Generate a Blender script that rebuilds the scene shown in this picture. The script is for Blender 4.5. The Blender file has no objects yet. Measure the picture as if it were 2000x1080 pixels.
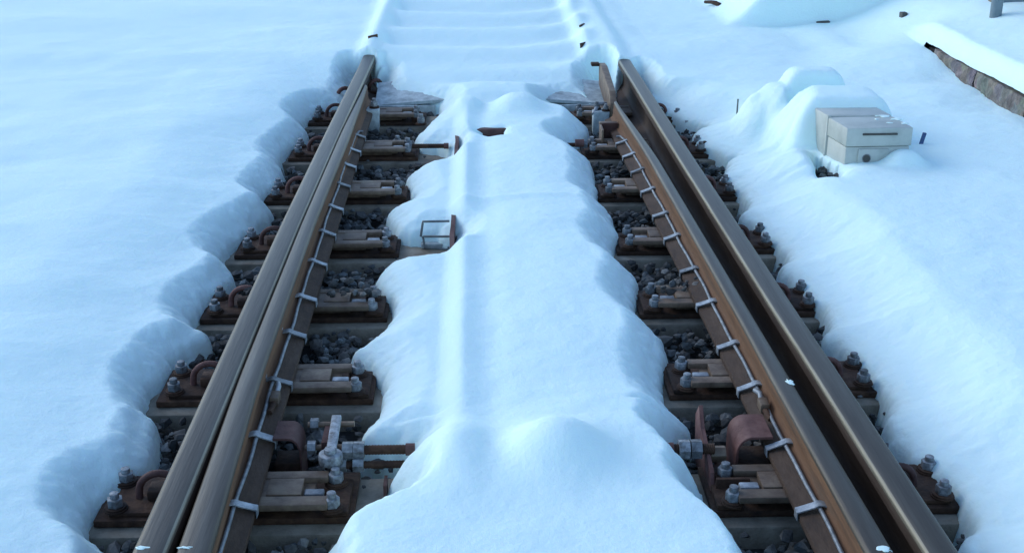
import bpy, bmesh, math, random
import numpy as np
from mathutils import Vector, Matrix
R_ = math.radians
random.seed(7)
rng = np.random.default_rng(11)
S = bpy.context.scene

# ------------------------------------------------------------------ camera
FPX = 2385.0                       # focal length in pixels of the 2000 px wide photograph
PIT = math.atan(940/FPX); YAW = math.atan(75*math.cos(PIT)/FPX)
CAM = Vector((-.1315, 0, 1.565))
cam = bpy.data.cameras.new('camera'); co = bpy.data.objects.new('camera', cam)
S.collection.objects.link(co); S.camera = co
cam.sensor_width = 36; cam.lens = FPX/2000*36; cam.clip_start = .05; cam.clip_end = 2000
co.location = CAM; co.rotation_euler = (math.pi/2-PIT, 0, -YAW)
S.render.resolution_x = 1024; S.render.resolution_y = 552

# ------------------------------------------------------------------ sky and sun
SUN_EL, SUN_AZ = R_(30), R_(-58)   # azimuth measured from +Y (away from the camera) towards +X
w = bpy.data.worlds.new('World'); S.world = w; w.use_nodes = True
nt = w.node_tree; sk = nt.nodes.new('ShaderNodeTexSky'); sk.sky_type = 'NISHITA'
sk.sun_disc = False; sk.sun_elevation = SUN_EL; sk.sun_rotation = SUN_AZ
sk.air_density = 1.0; sk.dust_density = .3; sk.ozone_density = 2.2
bg = nt.nodes['Background']; bg.inputs[1].default_value = .15
nt.links.new(sk.outputs[0], bg.inputs[0])
sun = bpy.data.lights.new('sun', 'SUN'); so = bpy.data.objects.new('sun', sun); S.collection.objects.link(so)
sun.energy = .55; sun.angle = R_(38); sun.color = (1, .96, .88)
d = Vector((math.sin(SUN_AZ)*math.cos(SUN_EL), math.cos(SUN_AZ)*math.cos(SUN_EL), math.sin(SUN_EL)))
so.rotation_euler = d.to_track_quat('Z', 'Y').to_euler()
S.view_settings.view_transform = 'Standard'; S.view_settings.look = 'None'
S.view_settings.gamma = 1; S.view_settings.exposure = 0.92; S.view_settings.use_curve_mapping = False

# ------------------------------------------------------------------ helpers
Fv = Vector((math.sin(YAW)*math.cos(PIT), math.cos(YAW)*math.cos(PIT), -math.sin(PIT)))
Rv = Vector((math.cos(YAW), -math.sin(YAW), 0)); Uv = Rv.cross(Fv)
def at(px, py, z=0.):
    """point of the photograph -> the spot on the real level z it shows"""
    dd = Fv + Rv*((px-1000)/FPX) + Uv*((540-py)/FPX)
    t = (z-CAM.z)/dd.z
    return (CAM.x+t*dd.x, CAM.y+t*dd.y)

def link(o): S.collection.objects.link(o)
def tag(o, label, cat, group=None, kind=None):
    if label: o['label'] = label
    if cat: o['category'] = cat
    if group: o['group'] = group
    if kind: o['kind'] = kind
    return o
def empty(name, loc, label, cat, group=None, rz=0):
    o = bpy.data.objects.new(name, None); link(o); o.empty_display_size = .05
    o.location = loc; o.rotation_euler = (0, 0, rz)
    return tag(o, label, cat, group)

class MB:
    def __init__(s): s.v = []; s.f = []
    def add(s, v, f):
        n = len(s.v); s.v += [tuple(p) for p in v]; s.f += [tuple(i+n for i in q) for q in f]; return s
    def bm_add(s, bm):
        bm.verts.index_update()
        s.add([v.co[:] for v in bm.verts], [[v.index for v in f.verts] for f in bm.faces]); bm.free(); return s
    def box(s, x0, x1, y0, y1, z0, z1, bev=.002, rot=None, jit=0):
        bm = bmesh.new(); bmesh.ops.create_cube(bm, size=1)
        for v in bm.verts:
            v.co = ((x0+x1)/2+v.co.x*(x1-x0), (y0+y1)/2+v.co.y*(y1-y0), (z0+z1)/2+v.co.z*(z1-z0))
            if jit: v.co += Vector([random.uniform(-jit, jit) for _ in range(3)])
        if bev: bmesh.ops.bevel(bm, geom=bm.edges[:], offset=bev, segments=2, affect='EDGES', profile=.5)
        if rot: bm.transform(rot)
        return s.bm_add(bm)
    def prism(s, pts, z0, z1, bev=0, M=None):
        """outline in x,y extruded in z"""
        bm = bmesh.new(); a = [bm.verts.new((x, y, z0)) for x, y in pts]; b = [bm.verts.new((x, y, z1)) for x, y in pts]
        n = len(pts); bm.faces.new(a[::-1]); bm.faces.new(b)
        for i in range(n): bm.faces.new((a[i], a[(i+1) % n], b[(i+1) % n], b[i]))
        if bev: bmesh.ops.bevel(bm, geom=bm.edges[:], offset=bev, segments=2, affect='EDGES', profile=.5)
        bmesh.ops.recalc_face_normals(bm, faces=bm.faces[:])
        if M: bm.transform(M)
        return s.bm_add(bm)
    def tube(s, pts, r, n=12, cap=True):
        pts = [Vector(p) for p in pts]; rs = r if isinstance(r, (list, tuple)) else [r]*len(pts)
        vs = []; fs = []; up = None
        for i, p in enumerate(pts):
            t = (pts[min(i+1, len(pts)-1)]-pts[max(i-1, 0)]).normalized()
            if up is None: up = t.orthogonal().normalized()
            a = (up - t*up.dot(t)).normalized(); up = a; b = t.cross(a)
            for k in range(n):
                an = 2*math.pi*k/n; vs.append(p + (a*math.cos(an)+b*math.sin(an))*rs[i])
        for i in range(len(pts)-1):
            for k in range(n):
                k2 = (k+1) % n; fs.append((i*n+k, i*n+k2, (i+1)*n+k2, (i+1)*n+k))
        if cap: fs.append(tuple(range(n))[::-1]); fs.append(tuple((len(pts)-1)*n+k for k in range(n)))
        return s.add(vs, fs)
    def hexa(s, c, r, z0, z1, rot=0, n=6, bev=.0015):
        pts = [(c[0]+r*math.cos(rot+2*math.pi*k/n), c[1]+r*math.sin(rot+2*math.pi*k/n)) for k in range(n)]
        return s.prism(pts, z0, z1, bev)
    def build(s, name, m, parent=None, smooth=None):
        me = bpy.data.meshes.new(name); me.from_pydata(s.v, [], s.f); me.materials.append(m)
        o = bpy.data.objects.new(name, me); link(o)
        if smooth is not None:
            me.polygons.foreach_set('use_smooth', [True]*len(me.polygons))
            if smooth < 179: me.set_sharp_from_angle(angle=R_(smooth))
        if parent: o.parent = parent
        return o

# ------------------------------------------------------------------ materials
def mat(name, cols, scale=20, rough=.7, metal=0, bump=.2, bscale=120, stretch=(1, 1, 1), pos=None, extra=None, bdist=.004, vary=0):
    m = bpy.data.materials.new(name); m.use_nodes = True; N = m.node_tree.nodes; L = m.node_tree.links
    b = N['Principled BSDF']; tc = N.new('ShaderNodeTexCoord'); mp = N.new('ShaderNodeMapping')
    mp.inputs['Scale'].default_value = stretch; L.new(tc.outputs['Object'], mp.inputs[0])
    oi = N.new('ShaderNodeObjectInfo'); ad = N.new('ShaderNodeVectorMath'); ad.operation = 'ADD'
    mu = N.new('ShaderNodeMath'); mu.operation = 'MULTIPLY'; mu.inputs[1].default_value = 37
    L.new(oi.outputs['Random'], mu.inputs[0]); L.new(mp.outputs[0], ad.inputs[0]); L.new(mu.outputs[0], ad.inputs[1])
    n = N.new('ShaderNodeTexNoise'); n.inputs['Scale'].default_value = scale; n.inputs['Detail'].default_value = 8
    n.inputs['Roughness'].default_value = .65; L.new(ad.outputs[0], n.inputs['Vector'])
    r = N.new('ShaderNodeValToRGB'); k = len(cols)
    pos = pos or [(.3+.4*i/max(1, k-1)) for i in range(k)]
    while len(r.color_ramp.elements) < k: r.color_ramp.elements.new(.5)
    for e, p_, c in zip(r.color_ramp.elements, pos, cols): e.position = p_; e.color = (*c, 1)
    L.new(n.outputs[0], r.inputs[0]); L.new(r.outputs[0], b.inputs['Base Color'])
    if vary:
        mr = N.new('ShaderNodeMapRange'); mr.inputs[3].default_value = 1-vary; mr.inputs[4].default_value = 1+vary
        vm = N.new('ShaderNodeVectorMath'); vm.operation = 'SCALE'; L.new(oi.outputs['Random'], mr.inputs[0])
        L.new(r.outputs[0], vm.inputs[0]); L.new(mr.outputs[0], vm.inputs['Scale']); L.new(vm.outputs[0], b.inputs['Base Color'])
    b.inputs['Roughness'].default_value = rough; b.inputs['Metallic'].default_value = metal
    n2 = N.new('ShaderNodeTexNoise'); n2.inputs['Scale'].default_value = bscale; n2.inputs['Detail'].default_value = 6
    L.new(ad.outputs[0], n2.inputs['Vector'])
    bu = N.new('ShaderNodeBump'); bu.inputs['Strength'].default_value = bump; bu.inputs['Distance'].default_value = bdist
    L.new(n2.outputs[0], bu.inputs['Height']); L.new(bu.outputs[0], b.inputs['Normal'])
    if extra: extra(m, N, L, b, ad, r)
    return m

def snow_mat():
    m = bpy.data.materials.new('snow'); m.use_nodes = True; N = m.node_tree.nodes; L = m.node_tree.links
    b = N['Principled BSDF']; tc = N.new('ShaderNodeTexCoord')
    b.inputs['Base Color'].default_value = (.765, .975, .945, 1); b.inputs['Roughness'].default_value = .75
    b.inputs['Specular IOR Level'].default_value = .25
    b.inputs['Subsurface Weight'].default_value = .15; b.inputs['Subsurface Radius'].default_value = (.25, .5, 1)
    b.inputs['Subsurface Scale'].default_value = .02
    prev = None
    for sc, st, di in ((330, .45, .002), (80, .45, .004), (22, .28, .008)):
        n = N.new('ShaderNodeTexNoise'); n.inputs['Scale'].default_value = sc; n.inputs['Detail'].default_value = 4
        L.new(tc.outputs['Object'], n.inputs['Vector'])
        bu = N.new('ShaderNodeBump'); bu.inputs['Strength'].default_value = st; bu.inputs['Distance'].default_value = di
        L.new(n.outputs[0], bu.inputs['Height'])
        if prev: L.new(prev.outputs[0], bu.inputs['Normal'])
        prev = bu
    L.new(prev.outputs[0], b.inputs['Normal'])
    return m
M_snow = snow_mat()
M_railtop = mat('rail_steel', [(0.0415, 0.0299, 0.0198), (0.0698, 0.0563, 0.0411), (0.1056, 0.0933, 0.0752)], 30, .42, .35, .25, 150, stretch=(1, .05, 1)) #(0.0442, 0.0312, 0.0234), (0.0598, 0.0494, 0.0406), (0.0884, 0.0806, 0.0702)], 30, .5, .25, .25, 150, stretch=(1, .06, 1))
M_edge = mat('worn_running_edge', [(.10, .085, .06), (.19, .17, .125), (.28, .26, .20)], 30, .4, .4, .2, 150, stretch=(1, .05, 1))
M_grease_shade = mat('greasy_shaded_web', [(.022, .014, .009), (.050, .030, .018), (.075, .052, .034)], 22, .7, 0, .35, 160, stretch=(1, .12, 1))  # grease, plus the shadow beside the stock rail darkened into the web colour
M_web = mat('rusty_web', [(0.0753, 0.0361, 0.0153), (0.1506, 0.0689, 0.0272), (0.0979, 0.0558, 0.0300)], 22, .8, 0, .35, 160, stretch=(1, .12, 1))
M_foot = mat('rusty_foot', [(0.0322, 0.0187, 0.0111), (0.0617, 0.0337, 0.0178), (0.0858, 0.0538, 0.0337)], 25, .8, 0, .4, 140, stretch=(1, .4, 1))
M_rust = mat('rust_plate', [(0.0202, 0.0088, 0.0045), (0.0517, 0.0232, 0.0110), (0.0899, 0.0480, 0.0259)], 28, .85, 0, .5, 110, vary=.35)
M_slide = mat('worn_slide_steel', [(0.0904, 0.0597, 0.0380), (0.1583, 0.1089, 0.0731), (0.2260, 0.1723, 0.1141)], 24, .6, .1, .3, 120, vary=.35)
M_pink = mat('red_oxide', [(0.0633, 0.0232, 0.0175), (0.1108, 0.0487, 0.0395), (0.1478, 0.0766, 0.0624)], 26, .75, 0, .3, 100, vary=.35)
M_galv = mat('galvanised', [(.17, .19, .20), (.30, .325, .34), (.46, .49, .50)], 40, .5, .35, .25, 180, vary=.35)
M_bolt = mat('weathered_bolt', [(.09, .085, .075), (.22, .24, .25), (.38, .41, .42)], 60, .6, .3, .35, 200, vary=.35)
M_conc = mat('sleeper_concrete', [(0.1396, 0.1164, 0.0872), (0.2326, 0.2025, 0.1555), (0.3164, 0.2801, 0.2200)], 14, .9, 0, .5, 130, vary=.35)
M_gray = mat('grey_bar_steel', [(0.2457, 0.2930, 0.2930), (0.4347, 0.5009, 0.5009), (0.6426, 0.7182, 0.6993)], 18, .65, .15, .3, 100)
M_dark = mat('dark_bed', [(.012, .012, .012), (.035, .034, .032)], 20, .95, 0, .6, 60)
M_box = mat('cream_enclosure', [(.36, .40, .37), (.46, .50, .46), (.52, .555, .515)], 9, .55, 0, .12, 150)
M_slot = mat('dark_recess', [(.05, .05, .045), (.09, .09, .08)], 20, .8, 0, .2, 100)
M_post = mat('grey_post_paint', [(.12, .17, .20), (.17, .23, .27)], 12, .5, .2, .15, 80)
M_wood = mat('fence_wood', [(.10, .075, .05), (.19, .15, .11), (.27, .23, .18)], 18, .85, 0, .4, 90, stretch=(1, 1, .1))
M_wire = mat('grey_wire', [(.10, .12, .12), (.20, .23, .23)], 30, .5, .4, .2, 150)
M_blue = mat('blue_stake', [(.02, .06, .16), (.04, .10, .24)], 30, .5, 0, .2, 100)

def stone_extra(m, N, L, b, ad, r):
    at_ = N.new('ShaderNodeVertexColor'); at_.layer_name = 'tone'
    mx = N.new('ShaderNodeMix'); mx.data_type = 'RGBA'; mx.blend_type = 'MULTIPLY'; mx.inputs[0].default_value = 1
    L.new(r.outputs[0], mx.inputs[6]); L.new(at_.outputs[0], mx.inputs[7]); L.new(mx.outputs[2], b.inputs['Base Color'])
M_stone = mat('ballast_stone', [(0.0490, 0.0544, 0.0544), (0.0982, 0.1037, 0.1006), (0.1607, 0.1615, 0.1526)], 35, .85, 0, .5, 90, extra=stone_extra)

def kerb_extra(m, N, L, b, ad, r):
    v = N.new('ShaderNodeTexVoronoi'); v.inputs['Scale'].default_value = 14; L.new(ad.outputs[0], v.inputs['Vector'])
    mx = N.new('ShaderNodeMix'); mx.data_type = 'RGBA'; mx.blend_type = 'OVERLAY'; mx.inputs[0].default_value = .5
    L.new(r.outputs[0], mx.inputs[6]); L.new(v.outputs['Color'], mx.inputs[7])
    bw = N.new('ShaderNodeMix'); bw.data_type = 'RGBA'; bw.inputs[0].default_value = .25
    L.new(r.outputs[0], bw.inputs[6]); L.new(mx.outputs[2], bw.inputs[7]); L.new(bw.outputs[2], b.inputs['Base Color'])
M_kerb = mat('kerb_stone', [(.085, .080, .072), (.17, .16, .145), (.27, .255, .23)], 16, .95, 0, .9, 45, extra=kerb_extra, bdist=.02)

# ------------------------------------------------------------------ snow and ground
SL = [2.384, 2.975, 3.540, 4.120, 4.745, 5.385, 6.030]      # front edges of the seven bare sleepers
ZE = .055
def poly(pts, z=ZE):               # the melt edge climbs to rail height where the rails dive under the snow
    return np.array([at(x, y, z+(.14*float(np.clip((205-y)/50, 0, 1)) if z == ZE and not 738 < x < 1163 else 0)) for x, y in pts])
HOLE_L = poly([(722, 108), (700, 112), (692, 140), (668, 172), (655, 205), (622, 214), (580, 238), (606, 252), (590, 268), (556, 292),
 (543, 312), (560, 328), (548, 348), (503, 382), (532, 400), (538, 408), (498, 432), (458, 466), (424, 500), (466, 524), (438, 556), (400, 582),
 (368, 628), (418, 648), (384, 666), (338, 690), (322, 722), (288, 752), (279, 792), (322, 814), (306, 850), (292, 888), (258, 922), (200, 952),
 (168, 1005), (163, 1028), (214, 1060), (232, 1090), (210, 1240), (600, 1240), (612, 1090), (650, 1058), (706, 1028), (768, 1004), (786, 985), (764, 962), (748, 932), (806, 884),
 (798, 868), (702, 862), (692, 843), (740, 792), (750, 735), (716, 702), (678, 688), (704, 668), (764, 622), (768, 582), (742, 560), (730, 535), (752, 512),
 (824, 506), (880, 484), (880, 456), (774, 456), (764, 432), (744, 410), (808, 388), (800, 358), (786, 336), (872, 308), (876, 286), (800, 276),
 (832, 240), (872, 206), (800, 196), (742, 188), (742, 160), (738, 125)])
HOLE_R = poly([(1166, 110), (1164, 150), (1166, 188), (1110, 192), (1062, 206), (1100, 222), (1152, 240), (1152, 262), (1096, 282), (1152, 304), (1162, 322),
 (1164, 348), (1172, 368), (1166, 386), (1192, 402), (1204, 432), (1216, 454), (1196, 474), (1210, 508), (1246, 530), (1250, 558), (1240, 590),
 (1262, 624), (1298, 650), (1308, 690), (1294, 738), (1306, 792), (1352, 822), (1352, 836), (1300, 868), (1340, 902), (1388, 944), (1364, 962), (1390, 1012), (1440, 1054), (1480, 1090),
 (1540, 1240), (1930, 1240), (1868, 1085), (1866, 1046), (1906, 1014), (1862, 942), (1800, 912), (1722, 826), (1742, 780), (1684, 706), (1630, 668), (1596, 650), (1622, 624), (1566, 560), (1512, 522), (1546, 500), (1510, 470),
 (1480, 444), (1432, 418), (1466, 400), (1432, 360), (1396, 346), (1420, 328), (1416, 306), (1448, 306), (1385, 290), (1350, 272), (1352, 252), (1392, 244), (1340, 232), (1308, 222),
 (1278, 195), (1256, 160), (1240, 120), (1216, 118), (1202, 150), (1190, 122), (1180, 108)])
SLIT = poly([(932, 250), (950, 246), (984, 245), (982, 258), (960, 258)], .14)
GAPBOX = poly([(1582, 292), (1598, 284), (1652, 318), (1640, 328), (1604, 322)], .20)
SPOTS = [poly(q, .215) for q in (
  [(1128, 62), (1133, 40), (1140, 40), (1134, 60), (1120, 72)], [(1134, 98), (1142, 74), (1152, 70), (1144, 92), (1124, 104)],
  [(712, 106), (714, 94), (722, 80), (724, 70), (738, 66), (728, 80), (722, 96), (718, 108)], [(738, 40), (744, 33), (746, 38), (740, 46)])]
PITS = [poly([(1584, 42), (1600, 36), (1624, 34), (1612, 44), (1594, 47)], .25)]
CREST = poly([(770, -200), (700, 120), (640, 190), (590, 222), (548, 240), (540, 262), (516, 300), (505, 318), (508, 345), (470, 372), (455, 400), (462, 420), (430, 436), (396, 466), (392, 500), (385, 530), (345, 558),
 (318, 590), (322, 630), (318, 655), (268, 690), (234, 735), (238, 770), (232, 810), (222, 850), (200, 890), (160, 925), (138, 970), (132, 1000), (150, 1040), (176, 1090), (190, 1240), (120, 1700)], .20)

def chaikin(P_, n=1, closed=True):
    for _ in range(n):
        Q = np.roll(P_, -1, 0); a = P_*.75+Q*.25; b = P_*.25+Q*.75
        if not closed: a, b = a[:-1], b[:-1]
        P_ = np.stack([a, b], 1).reshape(-1, 2)
    return P_
HOLE_L, HOLE_R, CREST = chaikin(HOLE_L), chaikin(HOLE_R), chaikin(CREST, 2, False)
def seg_dist(X, Y, P_, closed=True):
    D = np.full(X.shape, 1e9); n = len(P_)
    for i in range(n if closed else n-1):
        ax, ay = P_[i]; bx, by = P_[(i+1) % n]; dx, dy = bx-ax, by-ay; L2 = dx*dx+dy*dy+1e-12
        t = np.clip(((X-ax)*dx+(Y-ay)*dy)/L2, 0, 1)
        D = np.minimum(D, np.hypot(X-ax-t*dx, Y-ay-t*dy))
    return D
def inside(X, Y, P_):
    c = np.zeros(X.shape, bool); n = len(P_)
    for i in range(n):
        ax, ay = P_[i]; bx, by = P_[(i+1) % n]
        if ay == by: continue
        cnd = ((ay > Y) != (by > Y)) & (X < (bx-ax)*(Y-ay)/(by-ay)+ax); c ^= cnd
    return c
def sdf(X, Y, P_):      # >0 outside the hole
    out = np.full(X.shape, 9.)
    b = (X > P_[:, 0].min()-.9) & (X < P_[:, 0].max()+.9) & (Y > P_[:, 1].min()-.9) & (Y < P_[:, 1].max()+.9)
    x, y = X[b], Y[b]; D = seg_dist(x, y, P_); D[inside(x, y, P_)] *= -1; out[b] = D; return out
def noise(X, Y, sc, seed):
    r = np.random.default_rng(seed); T = r.random((256, 256))
    x, y = X*sc+31.7, Y*sc+17.3; xi, yi = np.floor(x).astype(int), np.floor(y).astype(int); fx, fy = x-xi, y-yi
    fx = fx*fx*(3-2*fx); fy = fy*fy*(3-2*fy); g = lambda a, b: T[a & 255, b & 255]
    return (g(xi, yi)*(1-fx)+g(xi+1, yi)*fx)*(1-fy)+(g(xi, yi+1)*(1-fx)+g(xi+1, yi+1)*fx)*fy - .5
ss = lambda t: (lambda q: q*q*(3-2*q))(np.clip(t, 0, 1))
def gau(X, Y, c, sx, sy, p=2): return np.exp(-(np.abs((X-c[0])/sx)**p+np.abs((Y-c[1])/sy)**p))
def blob(Z, X, Y, c, sx, sy, top, p=2, k=.02, base=.05):
    """a rounded heap whose crown stands at height top, blended over what is there"""
    return Z+np.maximum(top-Z, 0)*gau(X, Y, c, sx, sy, p)

KX = 2.35                                # face of the platform kerb
def snow_height(X, Y):
    # level sheet with slow swells
    Z = .165+.03*noise(X, Y, .9, 1)+.016*noise(X, Y, 2.3, 2)
    Z += .02*ss((X-.9)/.6)
    # left field: raised bank whose broken edge overlooks the track
    dl = seg_dist(X, Y, CREST, False); cy = CREST[::-1]; xc = np.interp(Y, cy[:, 1][np.argsort(cy[:, 1])], cy[:, 0][np.argsort(cy[:, 1])])
    left = np.where(X < xc, 1, -1)*np.minimum(dl, 2)
    led = .070; bank = .118+.06*ss(left/.5)+.018*noise(X, Y, 1.3, 8)+.010*noise(X, Y, 6, 60)
    near = ss((6.9-Y)/.5)
    fb = ss((5.9-Y)/1.6); led = bank-(bank-led)*(.35+.65*fb)
    zl = led+(bank-led)*ss((left+.055)/.065)+.02*ss(left/.6)
    Z = np.where(X < -.3, Z*(1-near)+near*np.where(X < -.76, zl, Z), Z)
    # between the rails
    mid = ss((X+.62)/.1)*ss((.62-X)/.1)
    zm = .105+.012*noise(X, Y, 3, 3)
    cov = ss((X+.255)/.085)*ss((.42-X)/.14)
    prof = .038+(.010+.022*noise(X*.2, Y, 2.5, 61))*np.exp(-((X+.195)/.045)**2)-.010*np.exp(-((X+.11)/.05)**2)+.010*np.exp(-((X-.12)/.14)**2)
    span = ss((6.1-Y)/.2)*ss((Y-2.42)/.2)
    zm = zm+cov*prof*span - .006*ss((Y-4.45)/.03)*cov*span+.010*np.exp(-((Y-4.43)/.03)**2)*cov*span*ss((.35-X)/.3)
    zm += .006*np.sin((Y-SL[0]-.12)/.6*2*math.pi)*ss((.6-np.abs(X))/.3)*ss((np.abs(X)-.1)/.3)*ss((5.8-Y)/1)
    Z = Z*(1-mid*near)+mid*near*zm
    Z = np.where((X > .2) & (X < .8), Z*(1-0), Z)
    # the track beyond, buried: ridges on both rails, sleepers showing as ripples
    far = ss((Y-6.45)/.55)
    inb = ss((X+.72)/.10)*ss((.62-X)/.14)
    zt = .175+.012*((X+.02)/.55)**2
    zt = zt+.022*np.sin((Y-6.33)/.6*2*math.pi-2.0*(np.clip(X+.1, 0, 1)/.6)**2)*inb*(1+.0*Y)+.01*noise(X, Y, 2, 5)
    zt = np.where(np.abs(X) < 1.6, zt-.0*X, .185+.012*noise(X, Y, 1, 6))
    out = ss((np.abs(X)-.75)/.15)
    zt = zt*(1-out)+out*(.195+.02*noise(X, Y, 1.1, 6)+.01*np.clip(-X-.8, 0, 3)+.022*noise(X*.25, Y, 2.6, 12))
    zt += .052*np.exp(-((X+.735)/.062)**2)*(1+.4*noise(X, Y, 3, 7))
    zt += .046*np.exp(-((X-.60)/.115)**4)*(1+.4*noise(X, Y, 3, 9))+.018*np.exp(-((X-.50)/.05)**2)
    fm = far*ss((2.0-X)/.5)
    Z = Z*(1-fm)+fm*zt
    lw = ss((-X-1.2)/.6)
    Z = Z+lw*.03*noise(X*.35+Y*.2, Y, 2.2, 14)
    # heap over the drive cover in the foreground
    Z = blob(Z, X, Y, (.0, 1.75), .56, .84, .18, 6, .03)
    Z = blob(Z, X, Y, (.045, 2.44), .12, .12, .255, 2.1, .04)
    Z = blob(Z, X, Y, (-.18, 2.45), .07, .15, .21, 2.3, .03)
    # heaps over the far stretcher
    Z = blob(Z, X, Y, (-.02, 6.27), .34, .20, .165, 3, .03)
    Z = blob(Z, X, Y, (.07, 5.88), .11, .14, .21, 2.6, .03)
    Z = blob(Z, X, Y, (-.18, 5.93), .07, .12, .18, 2.6, .03)
    # heaps round the point machine
    a = lambda px, py, z: at(px, py, z)
    Z = blob(Z, X, Y, a(1490, 242, .22), .21, .075, .235, 4)
    Z = blob(Z, X, Y, a(1405, 262, .2), .14, .06, .20, 4)
    Z = blob(Z, X, Y, a(1505, 296, .2), .19, .11, .225, 4)
    Z = blob(Z, X, Y, a(1570, 318, .18), .14, .05, .195, 3)
    Z = blob(Z, X, Y, a(1482, 184, .28), .085, .12, .305, 4)
    Z = blob(Z, X, Y, a(1545, 200, .30), .08, .13, .29, 4)
    Z = blob(Z, X, Y, (1.44, 5.185), .225, .17, .374, 8)
    Z = blob(Z, X, Y, a(1588, 147, .36), .165, .10, .395, 6)
    Z = blob(Z, X, Y, a(1520, 165, .33), .05, .12, .33, 4)
    Z = blob(Z, X, Y, a(1768, 312, .20), .075, .06, .24, 3)
    Z = blob(Z, X, Y, a(1705, 345, .16), .12, .06, .19, 2.5)
    # small covered mound ahead, flat faced
    bx = ss((X-1.45)/.35)*ss((2.80-X)/.07)*ss((Y-7.80)/.09)*ss((11-Y)/1.5)
    bt = .40+.22*ss((X-1.5)/.9)+.03*noise(X, Y, 1.2, 21)
    # platform: swept slope up to its top
    lipend = ss((7.15-Y)/.45)
    expo = .068*ss((6.72-Y)/.7)
    zp = .288+.09*ss((X-KX)/.10)+.10*ss((X-KX-.03)/.55)+.02*noise(X, Y, 1.4, 15)
    zsoft = .20+.25*ss((X-KX+.28)/.75)+.02*noise(X, Y, 1.4, 15)
    up = zp*lipend+zsoft*(1-lipend)
    low = .272-expo+.02*noise(X, Y, 5, 16)*ss((6.6-Y)/.5)
    lo2 = Z*(1-ss((X-KX+.75)/.7))+low*ss((X-KX+.75)/.7)
    lo2 = lo2*lipend+(Z*(1-ss((X-KX+.6)/.3))+zsoft*ss((X-KX+.6)/.3))*(1-lipend)
    Z = np.where(X < KX+.012, lo2, up); Z = Z+bx*np.clip(bt-Z, 0, 1)
    Z += .007*noise(X, Y, 5.5, 20)*(Y < 8)+.004*noise(X, Y, 9, 17)+.0022*noise(X, Y, 23, 18)+.0012*noise(X, Y, 55, 19)
    return Z

def edge_profile(dd, full, soft):
    """height against the distance from a melted hole"""
    q = np.clip(dd, -.05, 2)
    base = np.interp(q, [-.05, -.02, 0, .006, .014, .03, .06], [-.16, -.10, -.01, .022, .042, .056, .066])
    t = ss((q-.01)/soft); return base*(1-t)+full*t

def lines(segs):
    out = []
    for a, b, st in segs: out += list(np.arange(a, b-1e-9, st))
    return out
xs = lines([(-4.6, -1.5, .035), (-1.5, -1.2, .015), (-1.2, 1.05, .0075), (1.05, 2.75, .0125), (2.75, 5.2, .04)])
ys = lines([(1.5, 2.0, .02), (2.0, 6.9, .0075), (6.9, 9.6, .02), (9.6, 13, .06)])
for arr, n in ((xs, 26), (ys, 26)):
    st = .06
    for _ in range(n):
        st *= 1.32; arr.insert(0, arr[0]-st)
    st = .06
    for _ in range(n): st *= 1.32; arr.append(arr[-1]+st)
xs, ys = np.array(xs), np.array(ys)
X, Y = np.meshgrid(xs, ys)
Z = snow_height(X, Y)
wob = .008*noise(X, Y, 18, 30)+.012*noise(X, Y, 7, 31)+.008*noise(X, Y, 42, 32)+.006*noise(X, Y, 85, 33)
dL = sdf(X, Y, HOLE_L)+wob; dR = sdf(X, Y, HOLE_R)+wob
soft = .13+.20*ss((X-.72)/.1)
soft = np.where((X < -.82), .095+.04*noise(X, Y, 3, 70), soft)
farm = ss((Y-6.25)/.2)
soft = soft*(1-farm)+(.14-.09*np.maximum(np.exp(-((X+.74)/.08)**4), np.exp(-((X-.70)/.06)**4))*ss((Y-6.6)/.1)-.0*(np.abs(X) < .5))*farm
soft = np.where((np.abs(X) < .5) & (Y < 2.75), .09, soft)
Z = np.where(dL < 1, np.minimum(Z, 9)*0+edge_profile(dL, Z, soft), Z)
Z = np.where(dR < 1, edge_profile(dR, Z, soft), Z)
hole = np.minimum(dL, dR)
for P_, sf in [(SLIT, .03), (GAPBOX, .05)]:
    ds = sdf(X, Y, P_)
    Z = np.where(ds < .3, np.where(ds < 0, -.1+Z*np.clip(1+ds/.02, 0, 1), Z-.03*np.exp(-np.clip(ds, 0, 1)/sf*2)), Z)
    hole = np.minimum(hole, ds*5)
ny, nx = X.shape
V = np.stack([X, Y, Z], -1).reshape(-1, 3)
I = np.arange(ny*nx).reshape(ny, nx)
F = np.stack([I[:-1, :-1], I[:-1, 1:], I[1:, 1:], I[1:, :-1]], -1)
hc = np.maximum.reduce([hole[:-1, :-1], hole[:-1, 1:], hole[1:, 1:], hole[1:, :-1]])
xc_ = (X[:-1, :-1], X[:-1, 1:]); lowcell = (xc_[0] < KX+.012) & (xc_[1] >= KX+.012) & (Y[:-1, :-1] < 6.70)
keep = (hc > -.035) & ~lowcell
F = F[keep]
me = bpy.data.meshes.new('snow'); me.vertices.add(len(V)); me.vertices.foreach_set('co', V.astype(np.float32).ravel())
me.loops.add(F.size); me.loops.foreach_set('vertex_index', F.astype(np.int32).ravel())
me.polygons.add(len(F)); me.polygons.foreach_set('loop_start', np.arange(0, F.size, 4, dtype=np.int32))
me.polygons.foreach_set('use_smooth', np.ones(len(F), bool))
me.update(); me.validate(); me.materials.append(M_snow)
snow = bpy.data.objects.new('snow', me); link(snow)
tag(snow, 'pale blue snow blanket melted open along both rails', 'snow', kind='structure')

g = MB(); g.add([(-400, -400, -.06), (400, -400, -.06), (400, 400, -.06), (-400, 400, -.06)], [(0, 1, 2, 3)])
tag(g.build('ground', M_dark), 'dark ballast bed under the gravel and snow', 'ground', kind='structure')

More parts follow.
